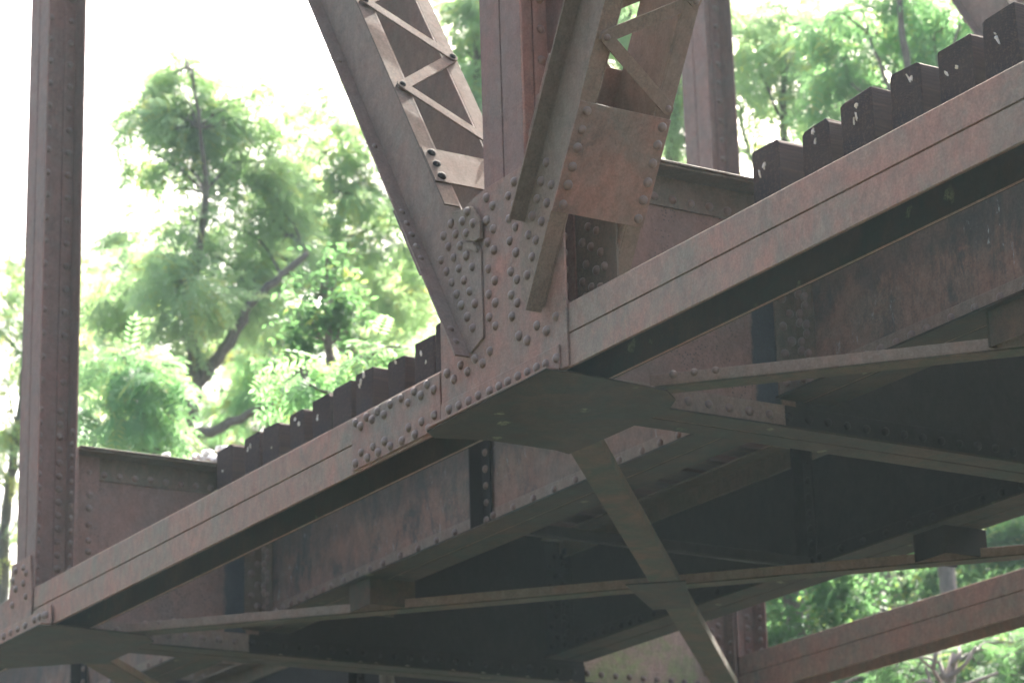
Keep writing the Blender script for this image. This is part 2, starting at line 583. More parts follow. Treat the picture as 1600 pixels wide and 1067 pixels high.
# splice plate on the chord left of the node
spl = MB().xz([(-1.545, 0.012), (-1.545, 0.293), (-0.632, 0.293), (-0.632, 0.012)], -0.012, -0.001).build(
    'splice_plate', M_GUS, bridge, label='rivet-studded splice plate on the near chord')
SP = [(-1.496, 0.264), (-1.441, 0.227), (-1.377, 0.271), (-1.318, 0.233), (-1.258, 0.271), (-1.193, 0.226), (-1.129, 0.266),
      (-1.014, 0.272), (-0.947, 0.223), (-0.88, 0.267), (-0.814, 0.223), (-0.752, 0.271), (-0.685, 0.221),
      (-0.686, 0.085), (-0.813, 0.088), (-0.746, 0.037), (-0.945, 0.089), (-0.879, 0.041), (-1.188, 0.084),
      (-1.133, 0.044), (-1.011, 0.038), (-1.313, 0.084), (-1.257, 0.041), (-1.44, 0.087), (-1.374, 0.042), (-1.499, 0.042)]
rset([(x, min(z, .262)) for x, z in SP], -0.012, spl)

LGP = [(-6.42, 0.0), (-6.42, 0.305), (-6.285, 0.31), (-6.25, 0.53), (-5.93, 0.53), (-5.893, 0.30), (-5.893, 0.0)]
gus_l = MB().xz(LGP, -0.014, -0.001).build('gusset_plate', M_GUS, bridge, label='small gusset at the foot of the left post')
rset([(-6.034, 0.467), (-6.173, 0.475), (-5.988, 0.421), (-6.217, 0.417), (-6.035, 0.362), (-6.164, 0.352),
      (-5.986, 0.265), (-6.214, 0.253)], -0.014, gus_l)
MB().xz([(-6.9, 0.003), (-6.9, 0.118), (-5.535, 0.118), (-5.535, 0.003)], -0.026, -0.0145).build('foot_angle', M_FACE, gus_l)
rset([(-5.597, 0.066), (-5.637, 0.068), (-5.712, 0.073), (-5.795, 0.07), (-5.95, .065), (-6.08, .065), (-6.2, .065),
      (-6.32, .065), (-6.44, .065), (-6.56, .065)], -0.026, gus_l)
gus_f = MB().xz(LGP, 5.626, 5.639).build('gusset_plate', M_POST, bridge, label='small gusset on the far truss')
rset([(-6.034, 0.467), (-5.94, 0.421), (-6.035, 0.362), (-5.95, 0.34), (-5.75, 0.06), (-5.65, 0.06)], 5.626, gus_f)


# ---- diagonals: two channels, toes out, laced together
def diagonal(sign, y0, s_web, s0_lo, s0_hi, s1, label, mat, web_cut=None, pitch0=1.752, half=0.257, far_first=False,
             battens=((0.92, 1.445, -1),), rv=True, top_mat=None, lo_mat=None):
    """sign=-1 climbs to the left, +1 to the right. n = coordinate across the member in its own plane."""
    C59, S59 = 0.857, 0.515
    d = Vector((sign * S59, 0, C59))
    nn = Vector((-sign * C59, 0, S59))       # towards the upper side
    L, U = -0.13, 0.235
    o = Vector((0, 0, 0))
    parts = {}

    def P(s, n, y):
        return o + d * s + nn * n + Vector((0, y, 0))
    root = None
    near_web = MB()
    poly = web_cut or [(s_web, L), (s1, L), (s1, U), (s_web, U)]
    near_web.prism([P(a, b, y0 - 0.026) for a, b in poly], Vector((0, 0.0115, 0)))
    root = near_web.build('diagonal', mat, bridge, label=label)
    far = MB()
    far.prism([P(s_web, L, y0 + 0.2945), P(s1, L, y0 + 0.2945), P(s1, U, y0 + 0.2945), P(s_web, U, y0 + 0.2945)],
              Vector((0, 0.0115, 0)))
    far.build('channel_web', mat, root)
    for (n0, sa, mt) in ((L, s0_lo, lo_mat or mat), (U - 0.010, s0_hi, top_mat or mat)):
        fl = MB()
        fl.obox(P(sa, n0, y0 - 0.112), d * (s1 - sa), nn * 0.010, Vector((0, 0.0855, 0)))
        fl.build('flange', mt, root, bevel=0.0015)
        fl = MB()
        fl.obox(P(sa * 0.8, n0, y0 + 0.3065), d * (s1 - sa * 0.8), nn * 0.010, Vector((0, 0.0855, 0)))
        fl.build('flange', mt, root, bevel=0.0015)
    # battens
    for sa, sb, side in battens:
        n0 = L - 0.0105 if side < 0 else U + 0.0005
        bt = MB()
        bt.obox(P(sa, n0, y0 - 0.114), d * (sb - sa), nn * 0.010, Vector((0, 0.508, 0)))
        ob = bt.build('batten_plate', (lo_mat or M_BAT) if side < 0 else (top_mat or M_BAT), root, bevel=0.0015)
        if side < 0:
            ob.data.materials[0] = M_BAT
        k = max(3, int(round((sb - sa) / 0.088)))
        for i in range(k):
            s = sa + 0.04 + (sb - sa - 0.08) * i / (k - 1)
            nr = n0 if side < 0 else n0 + 0.010
            for yy in (-0.066, 0.354):
                q = P(s, nr, y0 + yy)
                RIV.append((q, nn * side, ob, 0.0235))
    # lacing
    for side in (-1, 1):
        s = pitch0
        k = 0
        while s < s1 - 0.5:
            ya, yb = (-0.066, 0.354) if (k % 2 == (1 if far_first else 0)) else (0.354, -0.066)
            a = P(s, 0, y0 + ya)
            bq = P(s + half, 0, y0 + yb)
            n0 = (L - 0.0105 - (0.0105 if k % 2 else 0)) if side < 0 else (U + 0.0005 + (0.0105 if k % 2 else 0))
            ax_ = (bq - a)
            u = ax_.normalized()
            w = u.cross(nn).normalized()
            lb = MB()
            pts = []
            hw = 0.031
            for cen, an0 in ((bq, -math.pi / 2), (a, math.pi / 2)):
                for t in range(5):
                    an = an0 + math.pi * t / 4
                    pts.append(cen + nn * n0 + u * math.cos(an) * hw * 1.05 + w * math.sin(an) * hw)
            lb.prism(pts, nn * 0.010)
            ob = lb.build('lacing_bar', (top_mat or mat) if side > 0 else (lo_mat or mat), root, bevel=0.001)
            if k % 2 == 0 or True:
                nr = (L - 0.021) if side < 0 else (U + 0.021)
                RIV.append((P(s, nr, y0 + ya), nn * side, ob, 0.018))
            s += half
            k += 1
        # short bar from the first node back to the batten
        a = P(pitch0, 0, y0 + (0.354 if far_first else -0.066))
        bq = P(pitch0 - half, 0, y0 + (-0.066 if far_first else 0.354))
        n0 = (L - 0.0215) if side < 0 else (U + 0.0115)
        u = (bq - a).normalized()
        w = u.cross(nn).normalized()
        pts = []
        for cen, an0 in ((bq, -math.pi / 2), (a, math.pi / 2)):
            for t in range(5):
                an = an0 + math.pi * t / 4
                pts.append(cen + nn * n0 + u * math.cos(an) * 0.032 + w * math.sin(an) * 0.031)
        MB().prism(pts, nn * 0.010).build('lacing_bar', (top_mat or mat) if side > 0 else (lo_mat or mat), root,
                                          bevel=0.001)
        RIV.append((P(pitch0 - half, n0 + (0 if side < 0 else 0.01), y0 + (-0.066 if far_first else 0.354)), nn * side,
                    root, 0.018))
    return root, P


def sn(sign, x, z):
    """x,z in the truss plane to member coordinates"""
    return (sign * x * 0.515 + z * 0.857, -sign * x * 0.857 + z * 0.515)


cutL = [(0.44, -0.13), (8.6, -0.13), (8.6, 0.235), (1.12, 0.235), sn(-1, -0.19, 0.79), sn(-1, -0.187, 0.345),
        sn(-1, -0.31, 0.30)]
ld, PL = diagonal(-1, 0.0, 0.44, 0.40, 1.12, 8.6, 'left diagonal climbing away to the left, laced along its upper side', M_DIAG,
                  web_cut=cutL, pitch0=2.075, half=0.37, battens=((1.29, 1.56, 1), (1.0, 1.5, -1)), top_mat=M_UPPER)
GW = [(-0.457, 1.017), (-0.533, 0.977), (-0.417, 0.947), (-0.489, 0.906), (-0.375, 0.874), (-0.564, 0.858), (-0.439, 0.833),
      (-0.319, 0.803), (-0.513, 0.783), (-0.392, 0.761), (-0.267, 0.728), (-0.466, 0.708), (-0.346, 0.684),
      (-0.421, 0.634), (-0.297, 0.611), (-0.376, 0.565), (-0.25, 0.533), (-0.324, 0.489), (-0.28, 0.415)]
rset(GW, -0.026, ld)
for s in (0.50, 0.59, 1.12, 1.21, 1.30, 1.39, 1.48, 2.02, 2.76, 3.5, 4.24):
    for sd in (1, -1):
        q = PL(s, -0.13 + (0.010 if sd > 0 else 0), -0.075)
        RIV.append((q, Vector((0.857, 0, 0.515)) * sd, ld, 0.018))
clip = MB().xz([(-0.365, 1.049), (-0.242, 1.035), (-0.161, 0.931), (-0.16, 0.841), (-0.22, 0.844), (-0.322, 0.887),
                (-0.433, 1.068)], -0.046, -0.0265).build('clip_plate', M_GREEN, ld)
MB().xz([(-0.333, 0.879), (-0.237, 0.841), (-0.202, 0.803), (-0.209, 0.782), (-0.311, 0.838)], -0.04, -0.0268).build(
    'clip_plate', M_GREEN, ld)
rset([(-0.268, 1.014), (-0.216, 0.935), (-0.313, 0.976), (-0.283, 0.907)], -0.046, ld)

cutR = [(0.47, -0.13), (8.6, -0.13), (8.6, 0.235), (0.80, 0.235), sn(1, 0.165, 0.70), sn(1, 0.165, 0.44),
        sn(1, 0.235, 0.36)]
rd, PR = diagonal(1, 0.0, 0.47, 0.44, 0.80, 8.6, 'right diagonal climbing to the right with a wide batten plate', M_GREEN,
                  web_cut=cutR, battens=((0.921, 1.445, -1), (1.2, 1.6, 1)))
RW = [(0.38, 0.952), (0.465, 0.903), (0.339, 0.876), (0.419, 0.83), (0.291, 0.805), (0.37, 0.752), (0.252, 0.728),
      (0.316, 0.68), (0.277, 0.606), (0.231, 0.531), (0.43, 1.03), (0.62, 1.562), (0.57, 1.491), (0.519, 1.419),
      (0.473, 1.339), (0.43, 1.269), (0.399, 1.195), (0.66, 1.63), (0.71, 1.71)]
rset(RW, -0.026, rd)
fd, PF = diagonal(-1, 5.64, 0.44, 0.44, 1.12, 8.6, 'far truss diagonal cutting the top right corner', M_DIAG,
                  pitch0=2.075, half=0.37, battens=((1.29, 1.56, 1),), top_mat=M_UPPER)

# ---- floor beams
ENDA = []


def floor_beam(x, label, y1=5.62):
    mb = MB()
    mb.box(x - 0.006, x + 0.006, 0.295, 1.70, 0.004, 1.285)
    root = mb.build('floor_beam', M_BEAM, bridge, bevel=0, label=label)
    MB().box(x - 0.006, x + 0.006, 1.7005, 4.3495, 0.004, 1.285).build('shaded_web', M_DARK, root, bevel=0)  # web between the stringers, its shade painted as near-black
    MB().box(x - 0.006, x + 0.006, 4.35, y1, 0.004, 1.285).build('web_end', M_MOSSY_LIT, root, bevel=0)
    top = MB()
    for sx in (-1, 1):
        a, c = sorted((x + sx * 0.0065, x + sx * 0.020))
        e, f = sorted((x + sx * 0.0065, x + sx * 0.152))
        top.box(a, c, 0.30, y1, 1.115, 1.274)
        top.box(e, f, 0.30, y1, 1.2745, 1.287)
    top.box(x - 0.165, x + 0.165, 0.305, y1, 1.2875, 1.301)
    top.build('top_flange', M_LEG, root)
    bot = MB()
    bot2, bot3 = MB(), MB()
    for sx in (-1, 1):
        a, c = sorted((x + sx * 0.0065, x + sx * 0.020))
        bot.box(a, c, 0.30, 1.62, 0.0125, 0.165)
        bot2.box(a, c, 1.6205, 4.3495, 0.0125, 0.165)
        bot3.box(a, c, 4.35, y1, 0.0125, 0.165)
    bot.build('bottom_angle', M_LAT, root)
    bot3.build('bottom_angle', M_MOSSY_LIT, root)
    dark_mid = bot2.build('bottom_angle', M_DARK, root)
    bf = MB()
    for sx in (-1, 1):
        e, f = sorted((x + sx * 0.0065, x + sx * 0.152))
        bf.box(e, f, 0.30, y1, 0.0, 0.012)
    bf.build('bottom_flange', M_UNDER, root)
    # end angles at the trusses
    for ya, s in ((0.2955, 1), (y1 + 0.0, -1)):
        en = MB()
        for sx in (-1, 1):
            a, c = sorted((x + sx * 0.0205, x + sx * 0.034))
            y_a, y_b = sorted((ya, ya + s * 0.20))
            en.box(a, c, y_a, y_b, 0.17, 1.272)
            e, f = sorted((x + sx * 0.0345, x + sx * 0.15))
            y_a, y_b = sorted((ya - s * 0.013, ya + s * 0.001))
            en.box(e, f, y_a, y_b, 0.014, 1.29)
        en.build('end_angle', M_BEAM, root)
    y = 0.422
    while y < y1 - 0.1:
        rivet(x + 0.020, y, 1.158, (1, 0, 0), root)
        y += 0.113
    y = 0.40
    while y < y1 - 0.1:
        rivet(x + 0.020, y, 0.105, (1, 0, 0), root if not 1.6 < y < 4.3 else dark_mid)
        if int(y * 10) % 2:
            rivet(x + 0.085, y + 0.06, 0.0125, (0, 0, 1), root)
        y += 0.124
    for z in (1.003, 0.912, 0.8, 0.689, 0.612, 0.52, 0.43, 0.34, 0.25):
        rivet(x + 0.034, 0.424, z, (1, 0, 0), root)
        rivet(x + 0.034, y1 - 0.12, z, (1, 0, 0), root)
        rivet(x + 0.034, y1 - 0.055, z - 0.05, (1, 0, 0), root)
    return root


fb_l = floor_beam(-6.045, 'floor beam behind the left post')
fb_c = floor_beam(0.0, 'floor beam under the centre of the deck')
fb_b = floor_beam(-12.1, 'farthest floor beam')
fb_r = floor_beam(6.05, 'floor beam beyond the right edge')


# ---- stringers
def stringer(yw, x0, x1, label, detail=True):
    zb, zt = 0.19, 1.075
    sgn = 1
    mb = MB()
    mb.box(x0, x1, yw - 0.005, yw + 0.005, zb + 0.003, zt - 0.003)
    root = mb.build('stringer', M_WEB if yw < 3 else M_DARK, bridge, bevel=0, label=label)  # far stringer takes the near-black copy that paints its shade
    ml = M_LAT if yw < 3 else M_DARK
    fl = MB()
    for sy in (-1, 1):
        a, c = sorted((yw + sy * 0.0055, yw + sy * 0.018))
        e, f = sorted((yw + sy * 0.0055, yw + sy * 0.178))
        fl.box(x0, x1, a, c, zb + 0.0125, zb + 0.152)
    fl.build('bottom_angle', ml, root)
    fl = MB()
    for sy in (-1, 1):
        e, f = sorted((yw + sy * 0.0055, yw + sy * 0.178))
        fl.box(x0, x1, e, f, zb, zb + 0.012)
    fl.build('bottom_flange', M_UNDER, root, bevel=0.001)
    fl = MB()
    for sy in (-1, 1):
        a, c = sorted((yw + sy * 0.0055, yw + sy * 0.018))
        e, f = sorted((yw + sy * 0.0055, yw + sy * 0.178))
        fl.box(x0, x1, a, c, zt - 0.135, zt - 0.0125)
        fl.box(x0, x1, e, f, zt - 0.012, zt)
    fl.build('top_flange', M_LEG, root)
    # end connection angles on the web and on the floor beam (left end)
    for xe, s in ((x0, 1), (x1, -1)):
        for sy in (-1, 1):
            ca = MB()
            a, c = sorted((yw + sy * 0.0185, yw + sy * 0.031))
            xa, xb = sorted((xe + s * 0.002, xe + s * 0.155))
            ca.box(xa, xb, a, c, zb + 0.01, zt - 0.14)
            a, c = sorted((yw + sy * 0.029, yw + sy * 0.16))
            xa, xb = sorted((xe + s * 0.0005, xe + s * 0.0135))
            ca.box(xa, xb, a, c, zb + 0.008, zt - 0.02)
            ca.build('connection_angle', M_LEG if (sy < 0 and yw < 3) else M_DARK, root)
    if detail:
        k = 0
        z = 0.27
        while z < 0.95:
            off = 0.0 if k % 2 else 0.048
            rivet(x0 + 0.055 + off, yw - 0.031, z, (0, -1, 0), root, 0.025)
            rivet(x0 + 0.0135, yw - 0.065 - off, z + 0.01, (1, 0, 0), root, 0.025)
            rivet(x0 + 0.10 - off, yw - 0.031, z + 0.03, (0, -1, 0), root, 0.025)
            z += 0.075
            k += 1
        xm = (x0 + x1) / 2 - 0.06
        stf = MB()
        stf.box(xm - 0.006, xm + 0.006, yw - 0.115, yw - 0.0185, zb + 0.014, zt - 0.014)
        stf.box(xm + 0.0065, xm + 0.10, yw - 0.031, yw - 0.0185, zb + 0.014, zt - 0.014)
        stf.build('stiffener', M_DARK, root)
        z = 0.28
        while z < 1.0:
            rivet(xm + 0.055, yw - 0.031, z, (0, -1, 0), root)
            z += 0.105
        # bottom angle rivets: close near the ends, wider in the middle
        x = x0 + 0.08
        while x < x1 - 0.05:
            rivet(x, yw - 0.018, zb + (0.107 if x0 < -1 else 0.098), (0, -1, 0), root)
            dd = min(x - x0, x1 - x)
            x += 0.115 if dd < 0.9 else (0.175 if dd < 1.6 else 0.225)
    return root


st_names = {(-6.045, 0): 'near stringer left of the centre floor beam', (0.0, 0): 'near stringer at the right, chalky streaks',
            (-6.045, 1): 'far stringer left of the centre floor beam'}
for xs in (-12.1, -6.045, 0.0):
    for j, yw in enumerate((1.74, 4.18)):
        stringer(yw, xs + 0.022, xs + 6.045 - 0.022, st_names.get((xs, j), None), detail=True)

# bracing between the stringers
for xs in (-12.1, -6.045, 0.0):
    if xs < -6.1:
        continue
    for k, (xa, ya, xb, yb) in enumerate(((3.07, 1.86, 3.07, 4.06), (4.50, 1.86, 3.15, 4.06), (4.56, 1.86, 5.75, 4.06),
                                          (2.95, 4.06, 1.65, 1.86), (1.6, 1.86, 0.35, 4.06))):
        a, c = Vector((xs + xa, ya, 0.203 + 0.001 * k)), Vector((xs + xb, yb, 0.203 + 0.001 * k))
        u = (c - a).normalized()
        w = Vector((-u.y, u.x, 0))
        mb = MB()
        mb.obox(a - w * 0.03, c - a, w * 0.05, Vector((0, 0, 0.009)))
        if k:
            continue
        if k == 0:
            mb.obox(a - w * 0.03 + Vector((0, 0, 0.0095)), c - a, w * 0.009, Vector((0, 0, 0.06)))
        mb.build('stringer_brace', M_DARK, bridge)

# ---- bottom laterals
def lateral(x0, y0, x1, y1, zf, label=None, w=0.12, leg_side=1, mat=M_LAT):
    a, c = Vector((x0, y0, zf)), Vector((x1, y1, zf))
    u = (c - a).normalized()
    wv = Vector((u.y, -u.x, 0))          # towards the camera side
    if wv.dot(CAM - a) * leg_side < 0:
        wv = -wv
    mb = MB()
    mb.obox(a - wv * w, c - a, wv * w, Vector((0, 0, 0.010)))
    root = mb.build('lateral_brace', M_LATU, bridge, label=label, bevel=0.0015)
    mb = MB()
    mb.obox(a - wv * 0.0105 + Vector((0, 0, 0.0105)), c - a, wv * 0.010, Vector((0, 0, 0.055)))
    mb.build('upright_leg', mat, root, bevel=0.0015)
    return root


def along(x0, y0, sl, y1):
    return x0 + (y1 - y0) / sl


latA = lateral(-5.66, 0.545, along(-5.64, .56, .94, 5.55), 5.55, 0.004, 'long lateral angle starting at the left node')
latA2 = lateral(0.39, 0.535, along(0.39, .535, .925, 5.55), 5.55, 0.004, 'lateral angle running off to the right edge')
latB = lateral(-0.426, 0.78, -5.62, 5.437, -0.009, 'broad dark lateral crossing down to the far truss', w=0.172, mat=M_LATU)
latC = lateral(-6.47, 0.78, -11.67, 5.437, -0.009, 'lateral in the next panel at lower left', w=0.185)
latD = lateral(-11.7, 0.545, along(-11.7, .56, .94, 5.55), 5.55, 0.004, None)
for i in range(3):
    u = Vector((0.69, 0.724, 0))
    q = Vector((0.44, 0.565, 0)) + u * (0.06 + 0.1 * i)
    RIV.append((Vector((q.x + .0, q.y - .0, 0.06)), Vector((0.68, -0.73, 0)), latA2, 0.0195))
    q = Vector((-5.60, 0.605, 0)) + u * (0.05 + 0.1 * i)
    RIV.append((Vector((q.x, q.y, 0.06)), Vector((0.68, -0.73, 0)), latA, 0.0195))
q = latB
ub = Vector((-5.19, 4.5, 0)).normalized()
wb = Vector((-ub.y, ub.x, 0))
mb = MB()
cx_ = Vector((-3.18, 3.08, 0))
mb.xy([tuple((cx_ + ub * a + wb * b_)[:2]) for a, b_ in ((-0.35, -0.17), (0.40, -0.13), (0.40, 0.12), (-0.35, 0.20))], -0.0185, -0.0095)
mb.build('crossing_plate', M_UNDER, latB, bevel=0.001)

# node plates under the chord
NP = [(-0.64, -0.085), (0.48, -0.107), (0.50, 0.02), (0.455, 0.59), (0.35, 0.71), (0.20, 0.775), (-0.40, 0.775),
      (-0.68, 0.765), (-0.645, 0.67), (-0.635, 0.28), (-0.72, 0.0)]
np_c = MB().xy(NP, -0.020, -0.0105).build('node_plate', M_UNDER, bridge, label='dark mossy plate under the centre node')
mb = MB().box(-0.605, 0.475, -0.100, -0.0265, -0.010, 0.002)
mb.build('angle_leg', M_GUS, np_c)
NP2 = [(-6.95, -0.095), (-5.56, -0.096), (-5.50, 0.02), (-5.55, 0.64), (-5.72, 0.775), (-6.50, 0.775), (-6.56, 0.62),
       (-6.95, 0.2)]
np_l = MB().xy(NP2, -0.020, -0.0105).build('node_plate', M_UNDER, bridge, label='dark plate under the left node')
MB().box(-6.9, -5.537, -0.09, -0.0265, -0.010, 0.002).build('angle_leg', M_FACE, np_l)
for x, y in ((0.40, 0.45), (0.41, 0.53), (0.36, 0.60), (0.30, 0.66), (0.22, 0.70)):
    rivet(x, y, -0.0105, (0, 0, 1), np_c)
MB().xy([(-6.5, 5.15), (-5.55, 5.15), (-5.5, 5.95), (-6.5, 5.95)], -0.020, -0.0105).build('node_plate', M_UNDER, bridge)

# hanger blocks between stringers and laterals
for x, y in ((-4.42, 1.76), (-1.78, 4.22), (1.72, 1.76)):
    mb = MB()
    for sx in (-1, 1):
        mb.box(x + sx * 0.14 - 0.005, x + sx * 0.14 + 0.005, y - 0.165, y + 0.165, 0.016, 0.1885)
    mb.box(x - 0.134, x + 0.134, y - 0.162, y - 0.152, 0.017, 0.188)
    mb.box(x - 0.134, x + 0.134, y - 0.16, y + 0.16, 0.176, 0.187)
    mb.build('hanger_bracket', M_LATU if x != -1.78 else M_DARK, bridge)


# ---- rivets: the hundred that show largest are single pieces, the rest one mesh
def dome(r, h, n=12, rings=4):
    v, f = [], []
    for i in range(rings):
        t = i / rings
        a = t * math.pi / 2
        rr = r * (math.cos(a) ** 0.9)
        zz = h * math.sin(a)
        for k in range(n):
            an = 2 * math.pi * k / n
            v.append((rr * math.cos(an), rr * math.sin(an), zz))
    v.append((0, 0, h))
    for i in range(rings - 1):
        for k in range(n):
            k2 = (k + 1) % n
            f.append((i * n + k, i * n + k2, (i + 1) * n + k2, (i + 1) * n + k))
    t = len(v) - 1
    for k in range(n):
        f.append(((rings - 1) * n + k, (rings - 1) * n + (k + 1) % n, t))
    return v, f


dv, df = dome(1.0, 0.82)
cl = CAM - Vector((0, 0, ZO))


def shows(p, n):
    r = p - cl
    z = r.dot(FWD)
    if z <= 0:
        return -1
    u, v = 800 + FPX * r.dot(RIGHT) / z, 533.5 + FPX * r.dot(DOWN) / z
    if not (-10 < u < 1610 and -10 < v < 1077):
        return -1
    return max(0.05, -n.dot(r.normalized())) / (r.length ** 2)


clear = {gus.name, spl.name, ld.name, rd.name, gus_l.name, fb_c.name}
order = sorted(range(len(RIV)), key=lambda i: -shows(RIV[i][0], RIV[i][1]) * (
    1.5 if (RIV[i][2].name in clear or 'batten' in RIV[i][2].name) else 1.0))
pos = [i for i in order if shows(RIV[i][0], RIV[i][1]) > 0]
single = set(pos[:100])
dm = bpy.data.meshes.new('rivet')
dm.from_pydata(dv, [], df)
dm.polygons.foreach_set('use_smooth', [True] * len(dm.polygons))
dm.materials.append(M_RIV)
dmd = dm.copy()
dmd.name = 'rivet_dark'
dmd.materials[0] = M_DARK
rmat_ = []
rv_, rf_ = [], []
for i, (p, n, mem, r) in enumerate(RIV):
    rr = r * random.uniform(0.93, 1.08)
    q = n.to_track_quat('Z', 'Y')
    q = q @ Vector((0, 0, 1)).rotation_difference(Vector((random.gauss(0, .05), random.gauss(0, .05), 1)))
    p2 = p - n * 0.001 + Vector((random.gauss(0, .0012), 0, random.gauss(0, .0012)))
    dark_head = mem.data.materials[0] in (M_DARK, M_UPPER)  # near-black heads carry the painted shade; upper-flange heads are darkened too
    if i in single:
        o = bpy.data.objects.new('rivet', dmd if dark_head else dm)
        col.objects.link(o)
        # members hang under the bridge; batten plates and bars are one level deeper, so their rivets join the member
        par = mem if mem.parent == bridge else mem.parent
        o.parent = par
        o.location = p2
        o.rotation_euler = q.to_euler()
        o.scale = (rr, rr, rr)
    else:
        b0 = len(rv_)
        rv_ += [tuple(p2 + q @ (Vector(v) * rr)) for v in dv]
        rf_ += [tuple(b0 + k for k in f) for f in df]
        rmat_ += [1 if dark_head else 0] * len(df)
me = bpy.data.meshes.new('rivets')
me.from_pydata(rv_, [], rf_)
me.polygons.foreach_set('use_smooth', [True] * len(me.polygons))
me.materials.append(M_RIV)
me.materials.append(M_DARK)
me.polygons.foreach_set('material_index', rmat_)
o = bpy.data.objects.new('rivets', me)
o['kind'] = 'stuff'
o.parent = bridge
col.objects.link(o)

# ------------------------------------------------------------------ ties
TIE_X = [-5.877, -5.532, -5.206, -4.871, -4.519, -4.23, -3.923, -3.559, -3.201, -2.856, -2.515, -2.17, -1.83, -1.49, -1.15,
         -0.81, -0.47, 0.30, 0.645, 0.985, 1.345, 1.705, 2.05, 2.39, 2.73, 3.07, 3.41, 3.75, 4.1, 4.45, 4.8]
TIE_X = [x + (0.0 if x < 0 else 0.0) for x in TIE_X]
SCARS = {0: 1, 1: 2, 2: 1, 3: 2, 4: 2, 6: 3, 7: 1, 8: 2, 9: 1, 17: 2, 18: 2, 19: 3, 20: 2, 21: 2, 22: 2, 23: 1}
ORD = ['first', 'second', 'third', 'fourth', 'fifth', 'sixth', 'seventh', 'eighth', 'ninth', 'tenth', 'eleventh',
       'twelfth', 'thirteenth', 'fourteenth', 'fifteenth', 'sixteenth', 'seventeenth']


def tie(x, idx, label, group, scars, w=0.228):
    y0 = 1.31 + random.uniform(-0.035, 0.035)
    y1 = 4.60 + random.uniform(-0.03, 0.03)
    zb = 1.0765
    h = 0.295 + random.uniform(-0.016, 0.018)
    ox, oz = x + w / 2, zb + h / 2
    root_loc = Vector((ox, y0, zb + ZO))
    w2 = w / 2 + random.uniform(-0.004, 0.008)
    c1, c2 = random.uniform(0.004, 0.022), random.uniform(0.004, 0.03)
    sl = random.uniform(-0.006, 0.006)
    prof = [(-w2, 0), (w2, 0), (w2, h - c2), (w2 - c2, h + sl), (-w2 + c1 * 1.4, h - sl), (-w2, h - c1 * 0.8)]
    v, f = [], []
    ny = 9
    for j in range(ny):
        t = j / (ny - 1)
        yy = (y1 - y0) * t
        for k, (a, c) in enumerate(prof):
            v.append((a + random.gauss(0, .0015), yy + (random.uniform(-.006, .006) if j in (0, ny - 1) else 0),
                      c + (random.gauss(0, .002) if k > 1 else 0)))
    n = len(prof)
    for j in range(ny - 1):
        for k in range(n):
            k2 = (k + 1) % n
            f.append((j * n + k, j * n + k2, (j + 1) * n + k2, (j + 1) * n + k))
    f = [q[::-1] for q in f]
    f.append(tuple(range(n)))
    f.append(tuple((ny - 1) * n + k for k in reversed(range(n))))
    me = bpy.data.meshes.new('wooden_tie')
    me.from_pydata(v, [], f)
    # growth rings are centred on the object origin line, so shift pith with the mesh
    px_, pz_ = random.uniform(-.05, .05), random.uniform(.05, .14)
    for vv in me.vertices:
        vv.co.x -= px_
        vv.co.z -= pz_
    me.materials.append(M_TIE)
    o = bpy.data.objects.new('wooden_tie', me)
    o.location = root_loc + Vector((px_, 0, pz_))
    o['label'] = label
    o['category'] = 'railway tie'
    o['group'] = group
    col.objects.link(o)
    bv = o.modifiers.new('edge', 'BEVEL')
    bv.width = 0.005
    bv.segments = 2
    bv.limit_method = 'ANGLE'
    bv.angle_limit = math.radians(35)
    cxs, czs = random.uniform(-.05, .03), random.uniform(.15, .24)
    for k in range(scars):
        cx2, cz2 = cxs + random.uniform(-.045, .045), czs + random.uniform(-.05, .04)
        rx, rz = random.uniform(.004, .013), random.uniform(.008, .030)
        rot = random.uniform(-.6, .6)
        pts = []
        for t in range(9):
            a = 2 * math.pi * t / 9
            rr = random.uniform(0.3, 1.25)
            xx, zz = math.cos(a) * rx * rr, math.sin(a) * rz * rr
            pts.append(Vector((cx2 + xx * math.cos(rot) - zz * math.sin(rot) - px_, -0.008,
                               cz2 + xx * math.sin(rot) + zz * math.cos(rot) - pz_)))
        MB().prism(pts, Vector((0, 0.02, 0))).build('wood_scar', M_SCAR, o, bevel=0)
    return o


for i, x in enumerate(TIE_X):
    if x < 0:
        lab = 'creosoted tie end, %s tie right of the left floor beam' % ORD[i]
        if i == 9:
            lab = 'creosoted tie end touching the left edge of the big gusset, tenth in its row'
    else:
        lab = 'creosoted tie end with chipped pale scars, %s tie right of the centre floor beam' % ORD[i - 17]
    tie(x, i, lab, 'wooden ties laid across the stringers', SCARS.get(i, 0))
for k in range(9):
    x = -6.50 - 0.345 * k
    tie(x, 40 + k, 'dark tie beyond the left post, %s to its left' % ORD[k], 'wooden ties laid across the stringers',
        1 if k < 4 else 0)

